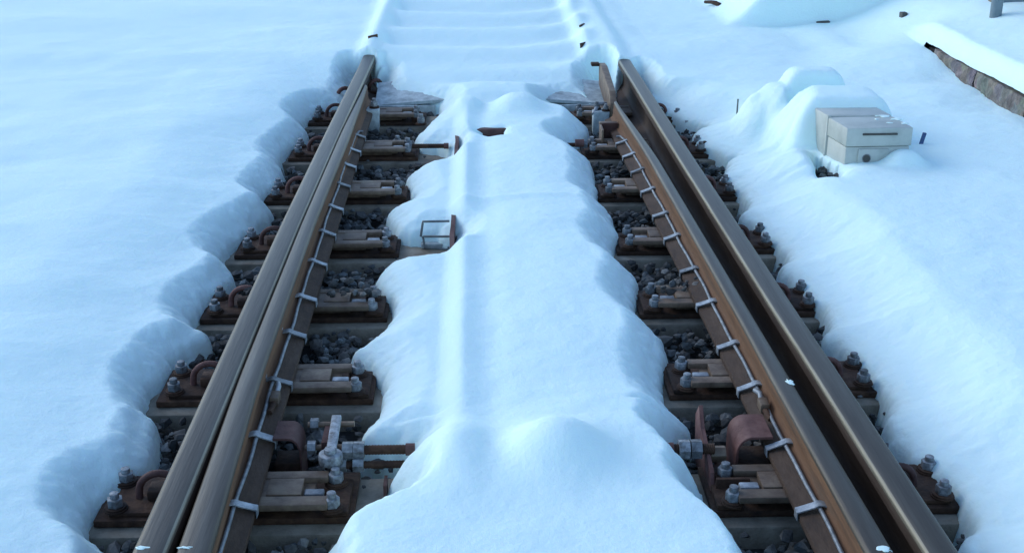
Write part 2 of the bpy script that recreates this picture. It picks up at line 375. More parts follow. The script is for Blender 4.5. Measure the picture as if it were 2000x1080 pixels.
# ballast stones: loose gravel in the melted holes
def gravel():
    tmpl = []
    for k in range(14):
        bm = bmesh.new(); bmesh.ops.create_icosphere(bm, subdivisions=1, radius=1)
        for v in bm.verts: v.co *= random.uniform(.62, 1.15)
        for _ in range(6):                       # broken faces
            n = Vector([random.gauss(0, 1) for _ in range(3)]).normalized(); c = random.uniform(.38, .70)
            for v in bm.verts:
                s_ = v.co.dot(n)
                if s_ > c: v.co -= n*(s_-c)
        bm.verts.index_update(); tmpl.append((np.array([v.co[:] for v in bm.verts]), [[v.index for v in f.verts] for f in bm.faces])); bm.free()
    vs, fs, tones, base = [], [], [], 0
    N_ = 19000; px = rng.uniform(-1.25, 1.15, N_); py = rng.uniform(1.9, 6.7, N_)
    # gravel in the pocket beside the machine and on two chairs
    dd = np.minimum(sdf(px, py, HOLE_L), sdf(px, py, HOLE_R)); lst = []
    for x, y, q in zip(px, py, dd):
        if q > .05: continue
        if any(s0-.02 < y < s0+.26 for s0 in SL): 
            if not (any(s0+.245 < y < s0+.27 for s0 in SL)): continue
        lst.append((x, y, -.020+random.uniform(-.025, .020), random.choice((.010, .014, .018, .022, .027))*random.uniform(.85, 1.15)))
    for s0, xa, xb, n in ((SL[2], -.62, -.45, 26), (SL[2], .44, .60, 18), (SL[2], -.95, -.85, 6)):
        for _ in range(n): lst.append((random.uniform(xa, xb), s0+random.uniform(.06, .25), .080+random.uniform(0, .012), random.uniform(.010, .022)))
    for _ in range(230):
        x, y = GAPBOX[:, 0].min()+random.random()*.25, GAPBOX[:, 1].min()+random.random()*.5
        lst.append((x, y, .095+random.uniform(-.04, .03), random.uniform(.015, .028)))
    for _ in range(160): lst.append((random.uniform(-.9, .95), random.choice(SL)+random.uniform(0, .24), .012, random.uniform(.004, .010)))
    for x, y, z, r in lst:
        tv, tf = random.choice(tmpl)
        M = np.array(Matrix.Rotation(random.uniform(0, 6.3), 3, Vector([random.gauss(0, 1) for _ in range(3)]).normalized()))
        sc = r*np.array([random.uniform(.8, 1.35), random.uniform(.8, 1.3), random.uniform(.6, 1)])
        v = (tv@M.T)*sc+np.array([x, y, z]); vs.append(v); fs += [[i+base for i in f] for f in tf]; base += len(v)
        t = random.choice((.35, .5, .7, .9, 1.2, 1.6))*random.uniform(.85, 1.15); wrm = random.uniform(-.10, .12)
        tones += [(t*(1+wrm), t, t*(1-wrm*.6), 1)]*len(v)
    me = bpy.data.meshes.new('ballast_gravel'); me.from_pydata(np.concatenate(vs).tolist(), [], fs); me.materials.append(M_stone)
    ca = me.color_attributes.new('tone', 'FLOAT_COLOR', 'POINT'); ca.data.foreach_set('color', np.array(tones, dtype=np.float32).ravel())
    o = bpy.data.objects.new('ballast_gravel', me); link(o)
    tag(o, 'loose dark grey ballast stones lying between the sleepers', 'gravel', kind='stuff')
gravel()

# ------------------------------------------------------------------ sleepers
ORD = ['nearest', 'second nearest', 'third nearest', 'fourth nearest', 'fifth nearest', 'sixth nearest', 'seventh and farthest bare']
NOTE = ['below the pair of threaded drive rods', 'just behind the pink lock brackets', 'with gravel heaped on its chairs', 'that runs under the small wire handle',
        'showing only beside the rails, behind the wire handle', 'with the short rusty rod above it', 'in front of the grey stretcher plate']
for i, y in enumerate(SL):
    b = MB().box(-1.3, 1.3, y, y+.245, -.20, 0, .009, jit=.002)
    o = b.build('railway_sleeper', M_conc, smooth=40)
    tag(o, f'beige concrete sleeper, {ORD[i]}, {NOTE[i]}', 'sleeper', 'concrete sleepers under the switch')

# ------------------------------------------------------------------ rails
def loft(sections, name, mats, parent, slots):
    """sections: list of point rings; slots: material index of each ring edge"""
    n = len(sections[0]); vs = [p for s_ in sections for p in s_]; fs = []; mi = []
    for i in range(len(sections)-1):
        for k in range(n):
            k2 = (k+1) % n; fs.append((i*n+k, i*n+k2, (i+1)*n+k2, (i+1)*n+k)); mi.append(slots[k])
    fs.append(tuple(range(n))[::-1]); mi.append(0); fs.append(tuple((len(sections)-1)*n+k for k in range(n))); mi.append(0)
    me = bpy.data.meshes.new(name); me.from_pydata(vs, [], fs)
    for m in mats: me.materials.append(m)
    me.polygons.foreach_set('material_index', mi); me.polygons.foreach_set('use_smooth', [True]*len(fs)); me.set_sharp_from_angle(angle=R_(50))
    bm = bmesh.new(); bm.from_mesh(me); bmesh.ops.recalc_face_normals(bm, faces=bm.faces[:]); bm.to_mesh(me); bm.free()
    o = bpy.data.objects.new(name, me); link(o)
    if parent: o.parent = parent
    return o
def resample(tab, y0, y1, st=.1):
    ys_ = np.arange(y0, y1+1e-6, st); t = np.array(tab); c = []
    for j in range(1, t.shape[1]):
        v = np.interp(ys_, t[:, 0], t[:, j]); k = np.array([1, 2, 3, 2, 1])/9.; vp = np.pad(v, 2, mode='edge'); c.append(np.convolve(vp, k, 'valid'))
    return ys_, c
def stock_rail(tab, s, label):
    """s = +1 when the inner side of the rail looks towards +x"""
    ys_, (cx,) = resample(tab, 1.2, 8.6)
    hw = .034; T = .192
    ring = [(-.0, T), (.018, T-.0004), (.028, T-.0025), (.033, T-.008), (.0345, T-.014), (.0355, T-.036), (.020, T-.047), (.009, T-.06), (.008, .085), (.012, .062), (.025, .048), (.073, .034), (.0745, .022), (.0735, .020)]
    ring = ring+[(-x, z) for x, z in ring[::-1]][:-1]
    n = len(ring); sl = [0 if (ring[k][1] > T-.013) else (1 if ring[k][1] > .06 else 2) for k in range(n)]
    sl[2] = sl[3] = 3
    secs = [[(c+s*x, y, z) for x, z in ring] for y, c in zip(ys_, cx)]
    return tag(loft(secs, 'stock_rail', [M_railtop, M_grease_shade, M_foot, M_edge], None, sl), label, 'rail')
LS_T = [(1, -.784), (2.1, -.783), (2.8, -.783), (4, -.780), (5.2, -.766), (6.7, -.742), (9, -.72)]
RS_T = [(1, .790), (2.1, .768), (2.8, .757), (3.2, .747), (4.85, .719), (6.6, .697), (9, .67)]
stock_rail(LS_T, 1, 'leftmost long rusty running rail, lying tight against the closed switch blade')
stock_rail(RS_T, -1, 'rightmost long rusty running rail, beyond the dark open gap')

def blade(tab, s, y1, label):
    """tab: y, head outer edge offset x0 (towards the stock rail), head inner edge x1, foot inner edge"""
    ys_, (xa, xb, xf) = resample(tab, 1.2, y1, .08)
    T = .188; secs = []
    for y, a, b, f in zip(ys_, xa, xb, xf):
        drop = .014*ss((y-(y1-1.2))/1.2)
        t_ = T-float(drop); w_ = max(abs(b-a), .006); d_ = 1 if b > a else -1
        r_ = min(.006, w_*.3)
        wb = b-d_*min(.028, w_*.5)               # web line
        pts = [(a, t_-r_), (a+d_*r_, t_), (b-d_*r_*1.6, t_), (b-d_*r_*.3, t_-r_*.8), (b, t_-.013), (b+d_*.0005, t_-.034),
               (wb+d_*.012, t_-.046), (wb+d_*.010, .118), (wb+d_*.014, .100), (wb+d_*.024, .0925), (f-d_*.001, .082), (f, .079), (f, .068), (f-d_*.001, .066),
               (a-d_*.001, .066), (a-d_*.001, .075), (min(a, wb-d_*.012) if d_ > 0 else max(a, wb-d_*.012), .10), (min(a+.001, wb-d_*.010) if d_ > 0 else max(a-.001, wb-d_*.010), t_-.046), (a, t_-.036)]
        secs.append([(x, y, z) for x, z in pts])
    sl = [0, 0, 0, 0, 1, 1, 1, 1, 1, 2, 2, 2, 2, 2, 2, 1, 1, 1, 1]
    return tag(loft(secs, 'switch_rail', [M_railtop, M_web, M_foot], None, sl), label, 'switch blade')
LW_T = [(1, -.712, -.640, -.615), (2.1, -.731, -.664, -.632), (2.8, -.7455, -.690, -.642), (4, -.7445, -.697, -.650), (5.2, -.731, -.684, -.655), (5.9, -.720, -.690, -.655), (6.5, -.708, -.700, -.655)]
RW_T = [(1, .690, .625, .585), (2.0, .677, .622, .578), (3.23, .646, .603, .556), (4.86, .604, .566, .520), (5.5, .570, .545, .500), (5.9, .5475, .534, .492)]
blade(LW_T, 1, 6.3, 'closed switch blade pressed against the left running rail')
blade(RW_T, -1, 5.88, 'open switch blade with orange-brown web, left of the dark gap')

# ------------------------------------------------------------------ slide chairs
def bolt(root, x, y, z, r=.017, tall=.030, rot=None):
    rot = random.uniform(0, 1) if rot is None else rot
    b = MB(); b.hexa((x, y), r*1.45, z, z+.004, 0, 16, .001)
    b.hexa((x, y), r*1.32, z+.004, z+.009, 0, 16, .001)
    o = MB().hexa((x, y), r, z+.009, z+.009+tall*.62, rot, 6, .002).build('bolt', M_bolt, root, 30)
    st = MB().hexa((x, y), r*.58, z+.009+tall*.62, z+.009+tall, rot, 10, .0015).build('bolt_end', M_bolt, o, 30)
    b.build('washer', M_rust, o, 30)
    return o
def make_chair(s):
    """origin under the stock rail; s = +1: the inside of the track is towards +x"""
    root = empty('slide_chair', (0, 0, 0), 'x', 'slide chair', 'slide chairs under the rails')
    X_ = lambda a, b: (min(s*a, s*b), max(s*a, s*b))
    MB().box(*X_(-.238, .356), .038, .243, .001, .019, .003).build('base_plate', M_rust, root, 40)
    MB().box(*X_(-.205, -.080), .052, .220, .0195, .031, .003).build('outer_pad', M_rust, root, 40)
    # slide block with forked end
    b = MB()
    b.box(*X_(.045, .235), .075, .168, .0195, .062, .002); b.box(*X_(.045, .235), .040, .168, .0500, .0622, .002)
    b.box(*X_(.045, .300), .020, .060, .0485, .0655, .003)
    b.box(*X_(.045, .290), .140, .172, .0485, .0655, .003)
    b.box(*X_(.225, .262), .060, .140, .030, .050, .002)
    sb = b.build('slide_block', M_slide, root, 40)
    MB().box(*X_(.155, .236), .064, .136, .0625, .0668, .0015).build('wear_plate', M_slide, sb, 40)
    MB().box(*X_(.240, .286), .078, .104, .045, .058, .004).build('key', M_galv, root, 40)
    MB().box(*X_(.288, .345), .040, .187, .0195, .034, .004).build('bolt_pad', M_rust, root, 40)
    for bx, by, bz, tl in ((-.192, .070, .031, .034), (-.197, .185, .031, .032), (.308, .050, .034, .036), (.306, .160, .034, .034)):
        bolt(root, s*bx, by, bz, .019, tl)
    # spring hoop gripping the rail foot
    hr = .047 if s > 0 else .036; pts = [(s*(-.103-hr), .118, .030)]
    for k in range(11):
        a = math.pi*(1-k/10*.86); pts.append((s*(-.103+hr*math.cos(a)), .122+.008*k/10, .046+(hr-.002)*math.sin(a)))
    pts.append((s*-.058, .130, .052))
    MB().tube(pts, .0088, 10).build('hoop_clip', M_pink, root, 60)
    MB().box(*X_(-.128, -.078), .098, .152, .031, .058, .006).build('clip_seat', M_rust, root, 40)
    return root
def tree_copy(o, parent=None):
    c = o.copy(); link(c); c.parent = parent
    for ch in [k for k in o.children]: tree_copy(ch, c)
    return c
SIDE = {1: 'left', -1: 'right'}
CN = [['nearest camera, beside the threaded rods', 'nearest camera, beside the foreground heap'],
      ['just behind the pink bent bracket', 'just behind the pink bracket and gusset'],
      ['third from camera, heaped with gravel', 'third from camera, gravel lodged against its block'],
      ['on the sleeper that reaches the wire handle', 'fourth from camera, level with the wire handle'],
      ['fifth from camera, one step behind the wire handle', 'fifth from camera, small and half in the snow'],
      ['sixth from camera, next to the short rusty rod', 'sixth from camera, by a beige sleeper end'],
      ['farthest, in front of the grey stretcher plate', 'farthest, beside the dark red box bracket']]
bpy.context.view_layer.update()
for s, T_ in ((1, LS_T), (-1, RS_T)):
    t = np.array(T_); proto = make_chair(s)
    for i, y in enumerate(SL):
        o = proto if i == 0 else tree_copy(proto)
        o.location = (float(np.interp(y+.12, t[:, 0], t[:, 1])), y, 0)
        o['label'] = f'rusty slide chair on the {SIDE[s]} rail, {CN[i][0 if s > 0 else 1]}'

# ------------------------------------------------------------------ point heating rods clipped to the blades
def heater(tab, s, pys, pxs, y0, y1, label):
    t = np.array(tab); foot = lambda y: float(np.interp(y, t[:, 0], t[:, 3])); hb = lambda y: float(np.interp(y, t[:, 0], t[:, 2]))
    root = empty('heating_rod', (foot(y0), y0, .09), label, 'heating rod', 'heating rods on the switch blades')
    off = lambda y: foot(y)-s*(.042+.002*math.sin(y*9))
    L_ = Vector(root.location)
    pts = [Vector((off(y)+.0012*math.sin(y*23), y, .0985)) for y in np.arange(y0, y1, .06)]
    pts += [Vector((off(y1)+s*.012, y1+.02, .0975)), Vector((off(y1)+s*.03, y1+.025, .095))]
    MB().tube([p-L_ for p in pts], .0052, 8).build('rod', M_galv, root, 60)
    for py in pys:
        y = at(pxs, py, .085)[1]+random.uniform(-.006, .006); f = foot(y); b = MB(); xa, xb = (f-.072*s, f+.004*s)
        w2 = .011+random.uniform(-.001, .0015)
        pr_ = [(f+.0035*s, .067), (f+.0035*s, .0865), (f-.004*s, .0895), (f-.032*s, .100), (f-.042*s, .1055), (f-.052*s, .1050), (f-.072*s, .0975)]
        vs = [(px_, yy, z_+dz) for px_, z_ in pr_ for yy in (y-w2, y+w2) for dz in (0, .0032)]
        tw = random.uniform(-.12, .12)
        vs = [(v[0]+(.0025*s if k_ < 8 and k_ % 2 else 0), v[1]+tw*(v[0]-f), v[2]) for k_, v in enumerate(vs)]
        b.add(vs, [(q*4+a_, q*4+c_, q*4+4+c_, q*4+4+a_) for q in range(6) for a_, c_ in ((0, 1), (1, 3), (3, 2), (2, 0))]+[(0, 2, 3, 1), (24, 25, 27, 26)])
        n0 = f-.068*s; b.box(n0-.006, n0+.006, y-.007, y+.014, .100, .114, .002)
        o = b.build('clamp', M_galv, root, 40)
        o.data.transform(Matrix.Translation(-L_))
    return root
heater(LW_T, 1, (1130, 995, 862, 752, 660, 588, 521, 463, 413, 368, 330, 300, 272), 500, 1.5, at(715, 262, .09)[1], 'silver cable rod clipped along the foot of the closed left blade')
heater(RW_T, -1, (1130, 1000, 877, 762, 680, 596, 531, 468, 423, 375, 337, 306, 280), 1400, 1.5, at(1215, 272, .09)[1], 'silver cable rod clipped along the foot of the open right blade')

# cable ends where the near section of the rods is joined
for s, px, py, lab in ((1, 540, 772, 'small cable joint on the left blade foot above the bent bracket'), (-1, 1487, 785, 'small cable joint on the right blade foot above the bent bracket')):
    x, y = at(px, py, .10); r = empty('cable_joint', (x, y, .09), lab, 'cable joint', 'cable joints')
    MB().box(-.012, .012, -.045, .0, .0, .026, .004).build('housing', M_slide, r, 40)
    MB().tube([(0, 0, .012), (.002, .03, .02), (-.004, .06, .014)], .007, 8).build('sleeve', M_galv, r, 60)
    MB().tube([(0, -.045, .01), (-s*.006, -.085, .004)], .008, 8).build('gland', M_rust, r, 60)

# ------------------------------------------------------------------ lock and drive gear between the two nearest sleepers
def bent_bracket(x, y, s, label, sc=1, h=.085):
    r = empty('lock_bracket', (x, y, 0), label, 'bracket', 'bent lock brackets')
    # strip with rounded shoulder: along x it bends down, y is its width
    prof = [(-.045, h)] + [(.012*k/4, h) for k in range(5)]
    for k in range(1, 9):
        a = math.pi/2*(1-k/8); prof.append((.012+.045*math.cos(a), h-.045+.045*math.sin(a)))
    prof.append((.057, -.03)); w_ = .070*sc; th = .007; b = MB(); vs = []; fs = []
    n = len(prof)
    for j, (a, z) in enumerate(prof):
        t0 = Vector((prof[min(j+1, n-1)][0]-prof[max(j-1, 0)][0], prof[min(j+1, n-1)][1]-prof[max(j-1, 0)][1])).normalized()
        nx_, nz_ = t0.y, -t0.x
        for yy in (-w_, w_):
            vs.append((s*a*sc, yy, z)); vs.append((s*(a+nx_*th)*sc, yy, z+nz_*th))
    for j in range(n-1):
        q = j*4
        for a, b_ in ((0, 1), (1, 3), (3, 2), (2, 0)): fs.append((q+a, q+b_, q+4+b_, q+4+a))
    fs += [(0, 2, 3, 1), ((n-1)*4, (n-1)*4+1, (n-1)*4+3, (n-1)*4+2)]
    bm = bmesh.new(); vv = [bm.verts.new(p) for p in vs]; [bm.faces.new([vv[i] for i in f]) for f in fs]
    bmesh.ops.recalc_face_normals(bm, faces=bm.faces[:])
    bmesh.ops.bevel(bm, geom=[e for e in bm.edges if e.calc_face_angle(0) > .9], offset=.0012, segments=1, affect='EDGES')
    b.bm_add(bm); b.build('bent_plate', M_pink, r, 40)
    MB().box(min(-s*.05*sc, s*.05*sc), max(-s*.05*sc, s*.05*sc), -w_+.01, w_-.01, -.02, .028, .004).build('foot_block', M_rust, r, 40)
    return r
x, y = at(560, 828, .12); bl = bent_bracket(x, y, 1, 'pink bent steel bracket rising beside the closed left blade', sc=.66, h=.105)
x, y = at(1470, 825, .12); br = bent_bracket(x, y, -1, 'large pink bent steel bracket against the open right blade', sc=.86, h=.112)

# left: upright link, nut stack and threaded rod
x, y = at(655, 855, .08)
ug = empty('upright_link', (x, y, 0), 'grey upright link bar with bolt heads, standing beside the threaded rod', 'link bar')
MB().box(-.012, .012, -.085, .065, .090, .104, .003, rot=Matrix.Rotation(R_(8), 4, 'X')@Matrix.Translation((0, 0, .008))).build('bar', M_bolt, ug, 40)
MB().box(-.032, -.013, -.03, .078, .055, .085, .003).build('cheek', M_pink, ug, 40)
for yy, zz in ((.062, .085), (-.01, .06)):
    MB().tube([(-.075, yy, zz), (.042, yy, zz)], .0075, 8).build('cross_pin', M_slide, ug, 60)
    b = MB(); b.bm_add((lambda bm: (bmesh.ops.create_cone(bm, segments=6, radius1=.017, radius2=.017, depth=.02, cap_ends=True), bm.transform(Matrix.Translation((-.058, yy, zz))@Matrix.Rotation(R_(90), 4, 'Y')), bm)[2])(bmesh.new()))
    b.build('nut', M_bolt, ug, 30)
b = MB().hexa((0, -.105), .030, .070, .098, .3, 12, .006); b.hexa((0, -.105), .016, .098, .110, .3, 6, .002); b.build('head', M_bolt, ug, 40)
def xcyl(b, x0, x1, y, z, r, n=12):
    b.tube([(x0, y, z), (x1, y, z)], r, n); return b
def threaded(name, px0, px1, py, z, r, label, nuts, cap=True, m=M_rust, cat='rod', group=None):
    x0, y = at(px0, py, z); x1, _ = at(px1, py, z)
    o = empty(name, (x0, y, z), label, cat, group)
    b = MB(); L = x1-x0; sg = 1 if L > 0 else -1
    n = 46; b.tube([(L*k/n, 0, 0) for k in range(n+1)], [r*(1 if k % 2 else .90) for k in range(n+1)], 12); b.build('shaft', m, o, 50)
    for u in nuts:
        q = MB(); xcyl(q, u-.013, u+.013, 0, 0, r*1.75, 6); q.build('nut', M_bolt, o, 20)
    if cap: q = MB(); xcyl(q, L-sg*.012, L+sg*.010, 0, 0, r*1.22, 14); q.build('end_collar', M_pink, o, 30)
    return o
threaded('drive_rod', 665, 802, 879, .085, .0125, 'upper rusty threaded rod with pink end beside the upright link', (.018, .045))
threaded('detector_rod', 650, 790, 908, .055, .010, 'lower dark threaded rod, under the one with the pink end', (.02, .062), False)
threaded('lock_rod', 1395, 1305, 876, .085, .014, 'short rusty rod with big nuts left of the pink gusset on the right blade', (-.045, -.074), True)
threaded('short_rod', 795, 872, 286, .060, .011, 'short rusty rod poking from the snow at the sixth left chair', (.01,), True, M_rust, 'rod')
threaded('stub_rod', 1150, 1096, 283, .060, .010, 'dark stub rod with round pink end at the farthest right chairs', (-.02,), False, M_rust, 'rod')
x, y = at(1132, 280, .07); MB_ = MB().tube([(x-.02, y, .07), (x+.02, y, .07)], .018, 12); tag(MB_.build('rod_collar', M_pink, smooth=40), 'round pink collar on the dark stub rod', 'collar')
# right gusset
x, y = at(1378, 868, .08)
gp = empty('gusset', (x, y, 0), 'pink upright gusset plate between rod and right blade', 'gusset plate')
Mg = Matrix(((0, 0, 1, 0), (1, 0, 0, 0), (0, 1, 0, 0), (0, 0, 0, 1)))
MB().prism([(-.13, -.02), (.10, -.02), (.125, .10), (.085, .145), (.045, .10), (-.10, .06)], -.005, .005, .0015, M=Mg).build('plate', M_pink, gp, 40)
MB().box(.005, .085, -.128, -.118, -.02, .058, .001).build('tray_front', M_rust, gp, 40)
MB().box(.005, .085, -.117, .10, -.03, -.02, .001).build('tray_floor', M_rust, gp, 40)
q = MB(); xcyl(q, .008, .045, -.02, .065, .021, 6); q.build('nut', M_slide, gp, 20)
# clips at the heel of the left rail
for px, py, dx, lab in ((672, 180, 0, 'small dark red clip outside the left rail top end'), (733, 164, 0, 'small dark red clip inside the left rail top end')):
    x, y = at(px, py, .09); r = empty('rail_clip', (x, y, 0), lab, 'clip', 'dark red rail clips')
    pts = [(.035*math.cos(a)-.0, .02*math.sin(a*2), .06+.05*math.sin(a)) for a in np.linspace(math.pi, .0, 10)]
    MB().tube(pts, .011, 10).build('spring', M_pink, r, 60)
    MB().box(-.045, .045, -.03, .03, -.01, .055, .006).build('seat', M_rust, r, 40)
# farthest bracket group by the right blade
x, y = at(1194, 262, .08)
r = empty('box_bracket', (x, y, 0), 'dark red open box bracket touching the right blade toe', 'bracket')
MB().box(-.052, -.042, -.06, .06, -.03, .115, .002).build('side_plate', M_slide, r, 40)
MB().box(-.041, .035, .045, .055, -.03, .120, .002).build('back_plate', M_pink, r, 40)
MB().box(-.052, .035, .0555, .085, .108, .120, .002).build('top_flange', M_slide, r, 40)
x, y = at(1184, 158, .17)
r = empty('guard_plate', (x, y, 0), 'narrow upright rusty plate with hooked tip standing in snow before the open gap', 'plate')
MB().prism([(-.38, .05), (.22, .10), (.24, .215), (.12, .222), (-.30, .185), (-.38, .14)], -.017, .017, .004, M=Mg).build('plate', M_slide, r, 40)
MB().box(-.062, -.018, .19, .235, .205, .222, .004).build('hook', M_rust, r, 40)
x, y = at(1178, 212, .11)
r = empty('hinge_block', (x, y, 0), 'grey knobbly hinge block between the grey stretcher and right blade toe', 'hinge block')
MB().box(-.05, .03, -.03, .05, -.03, .10, .008, jit=.004).build('block', M_gray, r, 40)
bolt(r, -.03, .02, .10, .016, .03); bolt(r, .012, -.012, .10, .014, .026)
MB().tube([(-.05, -.02, .085), (-.02, .03, .125), (.02, .05, .12)], .011, 8).build('strap', M_galv, r, 60)
x, y = at(727, 212, .10)
r = empty('hinge_block', (x, y, 0), 'grey knobbly hinge block between the grey stretcher and left blade toe', 'hinge block')
MB().box(-.035, .035, -.03, .05, -.03, .10, .008, jit=.004).build('block', M_gray, r, 40)
bolt(r, .01, .01, .10, .018, .04)
# far stretcher plate
x, y = at(800, 205, .02)
st = empty('stretcher_plate', (-.05, 6.48, 0), 'wide grey steel stretcher plate across the track under the far snow', 'stretcher plate')
b = MB(); n = 24; pts_t = []
for k in range(n+1):
    u = -.62+1.24*k/n; pts_t.append((u, .035+.045*math.cos(u*2.2)))
vs = []; fs = []
for u, z in pts_t: vs += [(u, -.15, z), (u, .17, z+.05), (u, .17, z+.035), (u, -.15, z-.015)]
for k in range(n):
    for a, c in ((0, 1), (1, 2), (2, 3), (3, 0)): fs.append((k*4+a, k*4+c, k*4+4+c, k*4+4+a))
fs += [(3, 2, 1, 0), (n*4, n*4+1, n*4+2, n*4+3)]
b.add(vs, fs).build('plate', M_gray, st, 50)
MB().box(-.60, -.30, -.17, -.152, -.02, .045, .003).build('edge_angle', M_gray, st, 40)
MB().box(.30, .60, -.17, -.152, -.02, .045, .003).build('edge_angle', M_gray, st, 40)
for px, py in ((822, 232), (776, 275)):
    x, y = at(px, py, .05); bb = empty('track_bolt', (x, y, 0), 'large grey bolt standing near the left %s' % ('grey stretcher plate' if py < 250 else 'sixth chair, in front of the stretcher'), 'bolt')
    bolt(bb, 0, 0, .02, .02, .045)
# rusty bar showing in the slit of the far heap
x, y = at(958, 252, .12)
tag(MB().box(x-.09, x+.10, y-.03, y+.05, .085, .125, .004).build('cover_bar', M_pink, smooth=40), 'rusty red bar end showing through a slit in the far snow heap', 'bar')

# ------------------------------------------------------------------ long trough cover under the centre snow, with its wire handle
tc_ = empty('trough_cover', (-.225, 2.6, 0), 'long steel trough cover under the centre snow, thin rusty left edge showing', 'trough cover')
b = MB(); pr = []
for k in range(60): pr.append(.002*math.sin(k*1.3)+.001*math.sin(k*3.1))
vs = []; fs = []
for k in range(60):
    yy = -.05+k*3.4/59; vs += [(-.008+pr[k], yy, -.02), (.008+pr[k], yy, -.02), (.008+pr[k], yy, .098+pr[k]*3), (-.008+pr[k], yy, .098+pr[k]*3)]
for k in range(59):
    for a in range(4): fs.append((k*4+a, k*4+(a+1) % 4, k*4+4+(a+1) % 4, k*4+4+a))
fs += [(3, 2, 1, 0), (59*4, 59*4+1, 59*4+2, 59*4+3)]
b.add(vs, fs).build('side_wall', M_pink, tc_, 40)
MB().box(.01, .50, -.05, 3.35, .04, .055, .003).build('lid', M_rust, tc_, 40)
x, y = at(852, 457, .04)
h = empty('looped_wire', (x, y, 0), 'small rectangular grey wire handle beside the trough cover', 'wire loop')
A, B, C_, D_ = [Vector((*at(px, py, z), z))-Vector((x, y, 0)) for px, py, z in ((878, 432, .10), (826, 433, .10), (822, 462, .05), (880, 462, .06))]
MB().tube([A, B.lerp(A, .12), B, B.lerp(C_, .12), C_, C_.lerp(D_, .1), D_], .0045, 8).build('loop', M_wire, h, 60)
A, B, C_ = [Vector((*at(px, py, z), z))-Vector((x, y, 0)) for px, py, z in ((826, 462, .045), (830, 484, .012), (882, 488, .012))]
MB().tube([A, B, C_], .0045, 8).build('lower_wire', M_wire, h, 60)
MB().box(-.055, .05, -.055, .02, .001, .020, .003).build('mount_plate', M_gray, h, 40)
# small bracket on the nearest sleeper
x, y = at(757, 950, .03)
r = empty('angle_stub', (x, y, 0), 'tiny rusty angle stub on the nearest sleeper at the snow edge', 'angle stub')
MB().box(-.008, .0, -.03, .02, 0, .05, .001).build('upright', M_pink, r, 40)
MB().box(0.0005, .03, -.03, .02, 0.001, .007, .001).build('leg', M_rust, r, 40)

# ------------------------------------------------------------------ point machine
zt = .325
a0 = Vector(at(1655, 251, zt)); a1 = Vector(at(1785, 249, zt)); a2 = Vector(at(1589, 212, zt))
fr = (a1-a0); Wd = fr.length; ang = math.atan2(fr.y, fr.x)
pm = empty('point_machine', (a0.x, a0.y, 0), 'cream grey metal point machine box half buried in snow', 'point machine', rz=ang)
Ld = .38
sk_dir = (a2-a0); loc = Matrix.Rotation(-ang, 2)@sk_dir; skew = loc.x/loc.y
def skx(o):
    for v in o.data.vertices: v.co.x += skew*v.co.y
    return o
yj = loc.y*.56
skx(MB().box(0, Wd, 0, yj-.002, .247, zt, .007).build('lid', M_box, pm, 40))
skx(MB().box(.002, Wd-.002, yj+.001, Ld, .0, zt+.004, .006).build('rear_housing', M_box, pm, 40))
skx(MB().box(.004, Wd-.006, .004, yj-.002, -.02, .2455, .004).build('base', M_box, pm, 40))
skx(MB().box(-.003, .012, yj-.008, yj+.006, .01, zt+.008, .002).build('flange', M_box, pm, 40))
skx(MB().box(Wd*.24, Wd*.76, -.006, .002, zt-.030, zt-.022, .0015).build('grip_slot', M_slot, pm, 40))
pl = skx(MB().box(Wd*.20, Wd*.66, -.004, .0035, .155, .238, .002).build('crank_plate', M_box, pm, 40))
q = MB(); q.tube([(Wd*.33, -.0075, .200), (Wd*.33, .0, .200)], .0145, 16); q.build('crank_hole', M_slot, pl, 30)
q = MB(); q.tube([(Wd*.33, -.0055, .200), (Wd*.33, .0, .200)], .0185, 16); q.build('hole_rim', M_galv, pl, 30)
x, y = at(1801, 275, .2)
tag(MB().box(x-.008, x+.008, y-.005, y+.005, .0, .235, .002, rot=Matrix.Translation((x, y, .2))@Matrix.Rotation(R_(12), 4, 'Y')@Matrix.Translation((-x, -y, -.2))).build('marker_stake', M_blue, smooth=40), 'tiny dark blue stake in the snow right of the cream box', 'stake')
x, y = at(1440, 207, .19)
tag(MB().tube([(x, y, .0), (x+.002, y+.002, .222)], .004, 8).build('wire_stub', M_wire, smooth=60), 'thin grey wire stub upright at the left end of the snow heap', 'wire')
# beige duct strips reaching from the right rail to the machine
for (pa, pb, z, wy, lab) in (((1340, 238), (1420, 246), .03, .05, 'dark flat connecting rod reaching right from the farthest right chair'), ((1370, 282), (1432, 272), .05, .02, 'thin connecting rod just above the beige sleeper end, outside the right rail')):
    p0, p1 = Vector((*at(*pa, z), z)), Vector((*at(*pb, z), z))
    d_ = p1-p0; o = MB().box(0, d_.length+.4, -wy/2, wy/2, -.012, .012, .003).build('connecting_rod', M_gray if wy > .03 else M_rust, smooth=40)
    o.location = p0; o.rotation_euler = (0, 0, math.atan2(d_.y, d_.x)); tag(o, lab, 'connecting rod', 'connecting rods')

